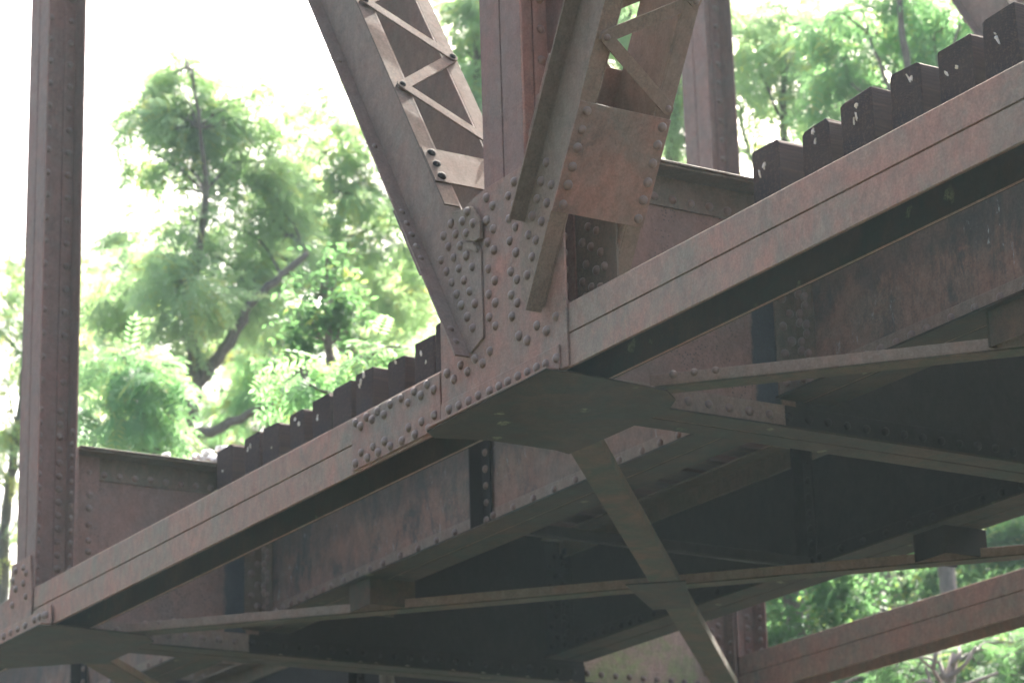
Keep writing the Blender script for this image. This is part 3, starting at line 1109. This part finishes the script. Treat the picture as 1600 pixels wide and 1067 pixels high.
# ballast stones spilled on the floor beam tops
def stones(n, x0, x1, y0, y1, z, name, label, smin=0.018, smax=0.042):
    v, f = [], []
    ico = [(0, 0, 1), (.89, 0, .45), (.28, .85, .45), (-.72, .53, .45), (-.72, -.53, .45), (.28, -.85, .45),
           (.72, .53, -.45), (-.28, .85, -.45), (-.89, 0, -.45), (-.28, -.85, -.45), (.72, -.53, -.45), (0, 0, -1)]
    fc = [(0, 1, 2), (0, 2, 3), (0, 3, 4), (0, 4, 5), (0, 5, 1), (1, 6, 2), (2, 7, 3), (3, 8, 4), (4, 9, 5), (5, 10, 1),
          (6, 7, 2), (7, 8, 3), (8, 9, 4), (9, 10, 5), (10, 6, 1), (11, 7, 6), (11, 8, 7), (11, 9, 8), (11, 10, 9),
          (11, 6, 10)]
    for _ in range(n):
        s = random.uniform(smin, smax)
        c = Vector((random.uniform(x0, x1), random.triangular(y0, y1, y0 + 0.6 * (y1 - y0)), z + s * 0.6))
        hh_ = 0.11 * max(0, 1 - abs(c.y - 1.35) / 0.5) * (1 - abs((c.x - (x0 + x1) / 2) / (x1 - x0) * 1.6)) if c.y < 1.35 else 0.11
        c.z += random.uniform(0, 1) ** .4 * max(hh_, 0)
        R = Matrix.Rotation(random.uniform(0, 6), 3, Vector((random.random(), random.random(), random.random())).normalized())
        b0 = len(v)
        sc = Vector((random.uniform(.8, 1.3), random.uniform(.8, 1.3), random.uniform(.6, .9)))
        for q in ico:
            w = R @ Vector(q)
            v.append(tuple(c + Vector((w.x * sc.x, w.y * sc.y, w.z * sc.z)) * s * random.uniform(.85, 1.15)))
        f += [tuple(b0 + k for k in t) for t in fc]
    me = bpy.data.meshes.new(name)
    me.from_pydata(v, [], f)
    me.materials.append(M_STONE)
    o = bpy.data.objects.new(name, me)
    o['kind'] = 'stuff'
    o['label'] = label
    o['category'] = 'gravel'
    col.objects.link(o)


stones(1300, -6.19, -5.91, 0.90, 4.7, 1.302 + ZO, 'ballast', 'white ballast stones heaped on the left floor beam')


# ------------------------------------------------------------------ trees
def at(px, py, dist):
    """photo direction and distance from the camera to a place in the world"""
    d = (FWD + RIGHT * ((px - 800) / FPX) + DOWN * ((py - 533.5) / FPX)).normalized()
    return CAM + d * dist


def leaf_template(kind):
    """leaflets as 4-point blades, in a frame: x along the stalk, z up"""
    bl = []
    if kind == 'pinnate':
        n, L, w, ln = 6, 0.30, 0.030, 0.10
        for i in range(n):
            x = 0.06 + (L - 0.06) * i / (n - 1)
            s = 1.0 - 0.35 * abs(i / (n - 1) - 0.35)
            dz = -0.28 * (x / L) ** 2 * L
            for sd in (-1, 1):
                bl.append(((x, 0, dz), (0.45, sd * 0.9, -0.28), ln * s, w * s))
        bl.append(((L, 0, -0.28 * L), (1, 0, -0.6), ln, w))
    else:
        for a in range(6):
            an = a * 1.05 + 0.3
            x = 0.04 + 0.035 * a
            bl.append(((x, 0, -0.02 * a), (math.cos(an * .9), math.sin(an) * 1.0, -0.35), 0.085, 0.045))
    V = []
    for (p, dr, l, w) in bl:
        p = np.array(p, float)
        dr = np.array(dr, float)
        dr /= np.linalg.norm(dr)
        sd = np.cross(dr, [0, 0, 1.0])
        sd /= np.linalg.norm(sd)
        V.append([p, p + dr * l * 0.45 + sd * w / 2 + [0, 0, .004], p + dr * l, p + dr * l * 0.45 - sd * w / 2 + [0, 0, .004]])
    return np.array(V)          # (B,4,3)


LT = {'pinnate': leaf_template('pinnate'), 'broad': leaf_template('broad')}


def crown_mesh(lobes, base, kind, density, size, mat, parent, name='crown', droop=0.35, yellow=0.15):
    """lobes: (centre Vector, radii (3), n multiplier)"""
    T = LT[kind]
    B = T.shape[0]
    C_, O_ = [], []
    for c, r, mult in lobes:
        n = int(density * mult * (r[0] * r[2] + r[0] * r[1]) / 2 / (size * size) * (1050 if kind == 'pinnate' else 1500))
        n = max(n, 12)
        # sub-clumps inside the lobe give light and dark masses and gaps
        k = max(8, n // 22)
        cc = rng.normal(size=(k, 3))
        cc /= np.linalg.norm(cc, axis=1)[:, None]
        cc *= (rng.uniform(0.25, 1.0, (k, 1)) ** 0.5)
        idx = rng.integers(0, k, n)
        p = cc[idx] + rng.normal(size=(n, 3)) * 0.17
        C_.append(np.array(c)[None] + p * np.array(r)[None])
        O_.append(p)
    P = np.concatenate(C_)
    D = np.concatenate(O_)
    n = len(P)
    D = D + rng.normal(size=(n, 3)) * 0.55
    D[:, 2] = D[:, 2] * 0.5 - droop
    X = D / np.linalg.norm(D, axis=1)[:, None]
    up = np.array([0, 0, 1.0])[None] + rng.normal(size=(n, 3)) * 0.35
    Yv = np.cross(up, X)
    Yv /= np.linalg.norm(Yv, axis=1)[:, None]
    Z = np.cross(X, Yv)
    s = size * rng.uniform(0.7, 1.25, n)
    loc = T.reshape(-1, 3)
    W = (P[:, None, :] + s[:, None, None] * (loc[None, :, 0:1] * X[:, None, :] + loc[None, :, 1:2] * Yv[:, None, :]
                                            + loc[None, :, 2:3] * Z[:, None, :]))
    W = W.reshape(-1, 3) - np.array(base)[None]
    nf = n * B
    me = bpy.data.meshes.new(name)
    me.vertices.add(nf * 4)
    me.vertices.foreach_set('co', W.astype(np.float32).ravel())
    me.loops.add(nf * 4)
    me.loops.foreach_set('vertex_index', np.arange(nf * 4, dtype=np.int32))
    me.polygons.add(nf)
    me.polygons.foreach_set('loop_start', np.arange(0, nf * 4, 4, dtype=np.int32))
    me.polygons.foreach_set('loop_total', np.full(nf, 4, dtype=np.int32))
    at_ = me.attributes.new('tint', 'FLOAT', 'FACE')
    t = rng.uniform(0, 0.75, n)
    t[rng.random(n) < yellow] = 1.0
    t = np.repeat(t, B) + rng.uniform(-.08, .08, nf)
    at_.data.foreach_set('value', t.astype(np.float32))
    me.update()
    me.validate()
    me.materials.append(mat)
    o = bpy.data.objects.new(name, me)
    o.parent = parent
    col.objects.link(o)
    return o, n


def smooth_line(pts, rad, k=4, jit=0.012):
    P0 = [pts[0]] + pts + [pts[-1]]
    out, ro = [], []
    for i in range(1, len(P0) - 2):
        a, b_, c, d = P0[i - 1], P0[i], P0[i + 1], P0[i + 2]
        for t in range(k):
            u = t / k
            p = 0.5 * ((2 * b_) + (c - a) * u + (2 * a - 5 * b_ + 4 * c - d) * u * u + (3 * b_ - a - 3 * c + d) * u ** 3)
            if t:
                p = p + Vector((random.gauss(0, jit), random.gauss(0, jit), random.gauss(0, jit)))
            out.append(p)
            ro.append((rad[i - 1] * (1 - u) + rad[i] * u) * random.uniform(.94, 1.07))
    out.append(pts[-1])
    ro.append(rad[-1])
    return out, ro


def tree(name, label, cat, dist, trunk, limbs, lobes, mat, kind='pinnate', density=1.0, size=1.0, group=None, fore=0.0,
         bark=None, droop=0.35, yellow=0.12, depth=1.0, trunk_r=0.2):
    """trunk/limbs: photo points with radii in m at their own distances; lobes: (px, py, radius px, extra distance[, squash])"""
    tp = [at(p[0], p[1], dist + fore + (p[3] if len(p) > 3 else 0)) for p in trunk]
    gx, gy = tp[0].x, tp[0].y
    base = Vector((gx, gy, ground_z(gx, gy) - 0.1))
    root = empty(name, base, label, cat, group)
    mb = MB()
    pts = [base.copy(), base.lerp(tp[0], 0.5) + Vector((0.1, -0.05, 0))] + tp
    rad = [trunk[0][2] * 1.2, trunk[0][2] * 1.0] + [p[2] * 0.8 for p in trunk]
    mb.tube(*smooth_line([p - base for p in pts], rad), 10)
    for lm in limbs:
        lp = [at(p[0], p[1], dist + fore + (p[3] if len(p) > 3 else 0)) - base for p in lm]
        mb.tube(*smooth_line(lp, [p[2] * 0.75 for p in lm]), 7)
    LB = []
    allp = [p - base for p in tp] + [at(p[0], p[1], dist + (p[3] if len(p) > 3 else 0)) - base for lm in limbs for p in lm]
    for L in lobes:
        c = at(L[0], L[1], dist + L[3])
        r = L[2] / FPX * (dist + L[3])
        sq = L[4] if len(L) > 4 else 0.85
        LB.append((c, (r, r, r * sq), 1.0))
        # branch from the nearest wood to the lobe centre, and twigs through it
        near = min(allp, key=lambda q: (q - (c - base)).length + (0.8 if q.z > (c - base).z else 0))
        mid = near.lerp(c - base, 0.5) + Vector((random.uniform(-.1, .1), random.uniform(-.1, .1), 0.12))
        rb = 0.008 + 0.012 * r
        mb.tube(*smooth_line([near, mid, c - base], [rb * 1.6, rb * 1.1, rb * 0.7], 3), 6)
        for _ in range(5):
            e = (c - base) + Vector((random.gauss(0, .5) * r, random.gauss(0, .5) * r, random.gauss(.1, .45) * r))
            mb.tube([mid.lerp(c - base, random.uniform(.4, 1)), e], [rb * 0.5, rb * 0.15], 5)
    mb.build('trunk', bark or M_BARK, root, smooth=True, bevel=0)
    crown_mesh(LB, base, kind, density, size, mat, root, droop=droop, yellow=yellow)
    return root


# left: tall ailanthus with forked trunk
tree('ailanthus_tree', 'tall slender tree between the left post and the left diagonal, forked grey trunk', 'tree', 31.0,
     [(282, 712, .15), (292, 660, .14), (303, 600, .12), (300, 540, .085), (298, 470, .07), (312, 380, .055),
      (322, 300, .045), (312, 200, .03), (300, 110, .02)],
     [[(303, 600, .11), (340, 560, .10), (372, 510, .085), (400, 465, .075), (440, 430, .06), (480, 395, .05)],
      [(285, 680, .09), (345, 668, .075), (400, 640, .06), (440, 622, .05), (470, 612, .03)],
      [(300, 640, .06), (290, 600, .05), (300, 560, .045), (285, 520, .03)]],
     [(268, 82, 34, 0), (400, 150, 38, .2), (225, 145, 38, .1), (415, 200, 36, .3), (280, 160, 44, .1), (205, 200, 30, .2), (255, 130, 45, .1), (300, 125, 36, -.2), (225, 170, 34, 0), (330, 180, 48, .2), (290, 190, 50, -.3),
      (385, 165, 42, .2), (260, 215, 42, 0), (340, 240, 55, .2), (395, 225, 38, .3), (285, 270, 48, 0), (370, 290, 36, .4),
      (250, 330, 34, .3), (300, 345, 42, -.4), (350, 350, 45, .5), (250, 395, 60, -.6), (280, 440, 55, -.9),
      (320, 480, 50, -.8), (280, 520, 42, -.6), (190, 405, 42, .5), (400, 330, 48, .6), (210, 470, 46, .6),
      (370, 430, 60, .5), (440, 370, 60, .4), (430, 300, 40, .5), (410, 250, 44, .5), (230, 240, 36, .2), (170, 450, 44, .4),
      (420, 500, 44, .8), (150, 520, 36, .6), (330, 400, 50, .3), (360, 470, 48, .2)],
     L_MID, density=1.0, yellow=.05, fore=-0.5)
tree('young_ailanthus', 'bushy light green sapling above the floor beam, left of the forked trunk', 'tree', 26.5,
     [(243, 725, .10), (232, 690, .085), (225, 650, .07), (215, 600, .04)], [[(232, 690, .04), (270, 640, .03)]],
     [(180, 590, 48, 0), (225, 585, 45, -.3), (165, 640, 36, 0), (215, 640, 55, -.3), (250, 625, 38, .1), (200, 560, 34, 0),
      (235, 690, 36, .2), (190, 670, 30, .2)],
     L_PALE, density=1.15, yellow=.05, droop=.5)
tree('locust_tree', 'broad leafy tree filling the gap just left of the left diagonal', 'tree', 33.0,
     [(560, 640, .14), (545, 560, .12), (530, 480, .10), (520, 400, .08), (540, 300, .05)],
     [[(530, 480, .07), (480, 420, .05), (430, 400, .03)], [(520, 400, .06), (590, 350, .04)]],
     [(520, 175, 48, 0), (500, 235, 58, 0), (560, 215, 50, .4), (450, 275, 45, .2), (520, 300, 62, -.3), (590, 300, 58, .3),
      (460, 330, 50, .2), (560, 370, 55, -.2), (620, 380, 50, 0), (600, 440, 55, .2), (540, 430, 52, .2), (640, 470, 48, 0),
      (480, 390, 44, .3), (650, 530, 44, .5)],
     L_MID, density=1.05, yellow=.10)
tree('maple_sapling', 'bright broad-leaved sapling rising just above the near ties', 'tree', 24.0,
     [(520, 690, .07), (518, 620, .06), (512, 540, .045), (510, 470, .03)], [],
     [(512, 405, 26, 0, 1.2), (500, 460, 34, 0), (530, 450, 30, .2), (470, 480, 28, .2), (490, 505, 36, 0), (550, 490, 30, .2),
      (440, 540, 26, .4)],
     L_DEEP, kind='broad', density=1.0, yellow=.05)
tree('sumac_shrub', 'pale drooping foliage right above the ties left of the gusset', 'shrub', 21.0,
     [(600, 720, .06), (590, 650, .05), (560, 600, .04)], [[(590, 650, .03), (480, 600, .02)]],
     [(440, 600, 20, 0, .5), (475, 590, 32, 0, .6), (530, 575, 38, 0, .7), (585, 560, 42, 0, .7), (640, 545, 38, 0, .8),
      (540, 615, 34, .2, .7), (600, 600, 36, .2, .7), (480, 620, 28, .2, .7), (670, 560, 28, 0)],
     L_PALE, density=1.0, yellow=.05, droop=.6)
tree('background_tree', 'hazy yellow-green tree low behind the forked trunk', 'tree', 42.0,
     [(420, 800, .16), (425, 700, .13), (420, 600, .10)], [],
     [(340, 590, 55, 0), (400, 560, 50, 0), (450, 590, 55, 0), (400, 650, 55, 0), (350, 680, 50, 0), (460, 500, 40, 0),
      (310, 560, 36, 0), (455, 660, 50, 0), (300, 720, 48, 0), (370, 740, 48, 0), (160, 510, 36, 1), (150, 445, 30, 1),
      (170, 700, 28, 1), (240, 470, 44, 1), (330, 520, 44, 1), (270, 560, 40, 1), (210, 520, 40, 1),
      (380, 500, 40, 1), (150, 580, 34, 1), (500, 560, 44, 0), (560, 520, 50, 0), (230, 640, 50, 1), (620, 480, 50, 0), (660, 400, 40, 0), (440, 540, 50, 1)],
     L_YEL, density=0.9, yellow=.3)
tree('edge_tree', 'airy tree at the far left behind the left post', 'tree', 34.0,
     [(5, 900, .10), (12, 780, .08), (25, 680, .06), (40, 560, .05), (50, 450, .03)],
     [[(12, 780, .04), (40, 700, .02)]],
     [(15, 390, 44, 0), (60, 420, 40, .2), (0, 460, 44, 0), (90, 470, 40, .3), (40, 520, 42, 0), (0, 570, 44, 0),
      (80, 560, 40, .2), (20, 640, 40, 0), (0, 730, 36, 0), (30, 810, 36, .2), (100, 620, 36, .3), (0, 860, 38, 0),
      (140, 410, 34, .3), (-40, 500, 60, 0), (-40, 680, 60, 0), (120, 700, 22, .3), (175, 440, 34, .4)],
     L_MID, density=0.62, yellow=.28)
tree('pale_tree', 'pale washed-out crown low between the forked trunk and the gusset, behind the sapling', 'tree', 37.0,
     [(600, 760, .13), (595, 650, .11), (585, 540, .08), (580, 450, .05)], [],
     [(450, 450, 44, 0), (500, 520, 48, 0), (560, 480, 50, .3), (610, 520, 48, 0), (650, 450, 44, .3), (640, 590, 44, 0),
      (560, 590, 44, .3), (480, 600, 40, 0), (420, 520, 40, .2), (400, 600, 44, .2), (600, 400, 44, .3), (420, 400, 40, .3),
      (360, 640, 40, .3), (260, 480, 40, .4), (200, 430, 36, .4), (150, 600, 34, .4), (280, 400, 36, .6), (150, 400, 40, .5), (160, 470, 44, .5), (145, 540, 40, .5), (160, 690, 36, .5),
      (200, 380, 36, .5), (360, 560, 44, .5), (690, 500, 40, 0), (680, 430, 40, 0), (450, 340, 36, .5)],
     L_PALE, density=0.9, yellow=.10)
# centre, behind the posts
tree('centre_tree', 'pale tree glimpsed between the left diagonal and the centre post', 'tree', 33.0,
     [(740, 620, .13), (735, 450, .11), (740, 250, .08), (745, 100, .05)], [],
     [(735, 30, 42, 0), (780, 60, 48, 0), (720, 95, 34, .3), (745, 150, 46, 0), (715, 190, 40, .3), (800, 180, 50, 0),
      (760, 250, 55, 0), (700, 300, 50, 0), (840, 90, 50, .2), (880, 220, 55, .2), (740, -30, 50, 0), (720, 30, 36, .4), (745, 90, 40, .3), (730, 240, 40, .3), (700, 130, 26, .3)],
     L_MID, density=1.3, yellow=.10)
tree('shade_tree', 'dense tree behind the right diagonal and the far post', 'tree', 30.0,
     [(1060, 520, .15), (1055, 350, .12), (1050, 200, .10), (1060, 60, .07)],
     [[(1050, 200, .05), (990, 100, .03)]],
     [(985, 30, 50, 0), (975, -10, 44, .3), (1010, 60, 44, -.3), (955, 25, 40, .2), (985, 15, 30, -.8), (1040, 90, 55, 0), (1000, 130, 50, .3), (1055, 190, 52, 0), (950, 160, 55, .3), (1075, 20, 50, 0),
      (1110, 130, 50, .3), (1040, 250, 40, 0), (930, 40, 50, .3), (1150, 60, 44, .3), (1100, 230, 40, .3)],
     L_MID, density=1.1, yellow=.04)
# right top
tree('leafy_tree', 'large leafy tree with a slender dark stem above the right-hand ties', 'tree', 29.0,
     [(1440, 420, .09), (1430, 250, .07), (1420, 130, .055), (1408, 40, .045), (1400, -60, .03)],
     [[(1430, 220, .04), (1390, 140, .03), (1360, 60, .02)], [(1425, 190, .035), (1470, 110, .025), (1500, 40, .015)],
      [(1440, 260, .03), (1390, 180, .02), (1330, 130, .012)]],
     [(1300, 20, 52, 0), (1360, 30, 50, .3), (1420, 40, 44, .5), (1475, 45, 40, 0), (1330, 90, 50, 0), (1270, 85, 44, .2),
      (1390, 100, 44, .4), (1290, 140, 44, 0), (1350, 150, 40, .3), (1440, 110, 32, .4), (1500, 90, 34, 0), (1290, 175, 30, .3),
      (1530, 20, 34, 0), (1480, -20, 50, 0), (1380, -30, 60, 0)],
     L_PALE, density=0.95, yellow=.08, fore=-0.5)
tree('twin_stem_tree', 'thin two-stemmed tree just right of the far post with sky showing through', 'tree', 31.0,
     [(1245, 420, .08), (1228, 280, .06), (1224, 200, .055), (1226, 120, .04), (1230, 40, .03)],
     [[(1228, 300, .04), (1180, 260, .035), (1160, 200, .03), (1150, 150, .02)],
      [(1228, 200, .03), (1190, 120, .02), (1180, 60, .015)]],
     [(1180, 20, 30, 0), (1160, 75, 34, 0), (1215, 35, 40, 0), (1240, 85, 40, 0), (1200, 100, 34, .3), (1160, 130, 28, .3),
      (1150, 185, 24, 0), (1180, 150, 24, .2), (1250, 130, 34, .3), (1262, 170, 30, 0), (1195, 215, 26, .2), (1150, 240, 26, 0),
      (1240, 200, 22, .2), (1225, -20, 44, 0), (1160, -10, 30, 0), (1270, 40, 44, .5), (1320, 130, 44, .6), (1250, 60, 40, .8),
      (1380, 60, 50, 1), (1440, 20, 44, 1), (1180, 50, 34, .8), (1230, 160, 26, .5), (1500, 60, 40, 1)],
     L_MID, density=1.05, yellow=.12)
# lower right: understorey under the bridge
tree('riverbank_tree', 'stout trunk wrapped in foliage below the deck at lower right', 'tree', 27.0,
     [(1262, 1100, .17), (1252, 990, .16), (1243, 930, .15), (1235, 860, .14), (1230, 780, .12)], [],
     [(1205, 905, 34, 0), (1215, 960, 34, -.5), (1300, 890, 44, -.6), (1310, 930, 38, -.8), (1290, 965, 30, -.6),
      (1215, 1010, 34, -.3), (1240, 1030, 28, -.7), (1180, 860, 60, .5), (1270, 830, 60, .5), (1200, 960, 40, 1), (1270, 990, 44, 1.2)],
     L_DEEP, kind='broad', density=1.25, size=.9, yellow=.06)
tree('hillside_tree', 'grey trunk between bright leaves above the far chord', 'tree', 30.0,
     [(1390, 1160, .19), (1384, 1000, .17), (1378, 930, .165), (1372, 850, .15)], [[(1380, 940, .05), (1330, 920, .03), (1300, 925, .02)]],
     [(1340, 900, 32, -1), (1430, 920, 36, -1), (1480, 890, 40, -.6), (1420, 960, 34, -1), (1345, 960, 36, .6), (1540, 880, 44, 0),
      (1600, 850, 50, 0), (1460, 940, 40, .8), (1340, 870, 50, 1.2), (1400, 890, 50, 1.6), (1520, 920, 46, .8), (1590, 780, 60, 0),
      (1650, 850, 60, 0), (1340, 830, 50, 1.5), (1450, 850, 60, 1.5)],
     L_DEEP, kind='broad', density=1.6, size=.9, yellow=.08)
tree('understorey_bush', 'tangled dark green thicket in the bottom right corner below the far chord', 'shrub', 24.0,
     [(1480, 1200, .10), (1478, 1100, .08), (1475, 1050, .06)], [],
     [(1370, 1060, 36, .5), (1420, 1050, 36, 0), (1470, 1070, 40, .5), (1530, 1040, 44, .5), (1590, 1020, 48, .5),
      (1560, 1075, 44, 0), (1620, 1060, 50, 0), (1500, 1010, 34, 1), (1640, 1000, 44, 1), (1300, 1080, 40, 1), (1560, 1000, 40, 1.2),
      (1220, 1080, 34, .8), (1180, 1080, 30, .8)],
     L_DEEP, kind='pinnate', density=1.35, size=.8, yellow=.05)
# dead tree
db = at(1478, 1180, 22.5)
dbase = Vector((db.x, db.y, ground_z(db.x, db.y) - 0.1))
dt = empty('dead_tree', dbase, 'bare pale branches poking up in the bottom right thicket', 'tree')
mb = MB()
P_ = lambda px, py, dd=0: at(px, py, 22.5 + dd) - dbase
mb.tube([Vector((0, 0, 0)), P_(1480, 1180), P_(1476, 1110), P_(1484, 1060), P_(1492, 1020)], [.12, .10, .07, .05, .03], 8)
for br in ([(1480, 1085), (1458, 1045), (1437, 1027), (1405, 1030)], [(1484, 1060), (1510, 1035), (1525, 1010)],
           [(1480, 1080), (1445, 1062), (1430, 1067), (1400, 1080)], [(1476, 1060), (1468, 1035), (1450, 1028), (1430, 1024)],
           [(1488, 1040), (1500, 1022), (1498, 1008)], [(1458, 1045), (1462, 1022), (1466, 1012)],
           [(1480, 1080), (1530, 1062), (1560, 1050)], [(1450, 1090), (1452, 1060), (1446, 1040)]):
    n = len(br)
    mb.tube([P_(a, c, random.uniform(-.1, .1)) for a, c in br], [.022 - .005 * k for k in range(n)], 6)
mb.build('trunk', M_DEAD, dt, smooth=True, bevel=0)
# foliage bank far behind, one mass
bank = []
for k in range(26):
    px = 1120 + k * 24 + rng.uniform(-8, 8)
    for py in (800, 880, 960, 1040, 1110):
        d_ = 40 + rng.uniform(-2, 3)
        c = at(px, py + rng.uniform(-15, 15), d_)
        r = 58 / FPX * d_
        bank.append((c, (r, r, r * .8), 1.0))
nearbank = len(bank)
for k in range(120):                      # unseen trees added round the bridge, heights shaped to block low sky light
    an = 2 * math.pi * k / 120
    dx, dy = math.cos(an), math.sin(an)
    open_side = dx < -0.15 and dy > 0.0
    rad_ = 52 if open_side else 30
    hmax = 7 if (open_side or dy > 0.3) else (13 if dx < 0.1 else 4)
    if dx < -0.75 and abs(dy) < 0.25 or dx > 0.9 and abs(dy) < .2:
        continue
    z = 0.5
    while z < hmax * rng.uniform(.8, 1.15):
        bank.append((Vector((dx * rad_, dy * rad_, z)) + Vector(rng.uniform(-1, 1, 3)), (2.6, 2.6, 2.0), 0.1))
        z += 2.4
o, n_ = crown_mesh(bank, (0, 0, 0), 'broad', 0.8, 1.3, L_DEEP, None, name='distant_woods', yellow=.08)
o['kind'] = 'stuff'
o['label'] = 'far-off mass of dark green woodland behind the bank, with an added unseen ring round the bridge'
o['category'] = 'woodland'

# ------------------------------------------------------------------ haze
HZ = 0.00052  # thin bluish volume added to lift the blacks like lens glare
hb = MB().box(-75, 40, -40, 85, -8, 40)
hz = hb.build('haze', bpy.data.materials.new('veiling_haze'), None, bevel=0)
hz['kind'] = 'stuff'
hm = hz.data.materials[0]
hm.use_nodes = True
nt = hm.node_tree
nt.nodes.remove(nt.nodes['Principled BSDF'])
pv = nd(nt, 'ShaderNodeVolumePrincipled')
pv.inputs['Color'].default_value = (0.66, 0.88, 1.0, 1)
pv.inputs['Density'].default_value = HZ
pv.inputs['Anisotropy'].default_value = 0.3
nt.links.new(pv.outputs[0], nt.nodes['Material Output'].inputs['Volume'])
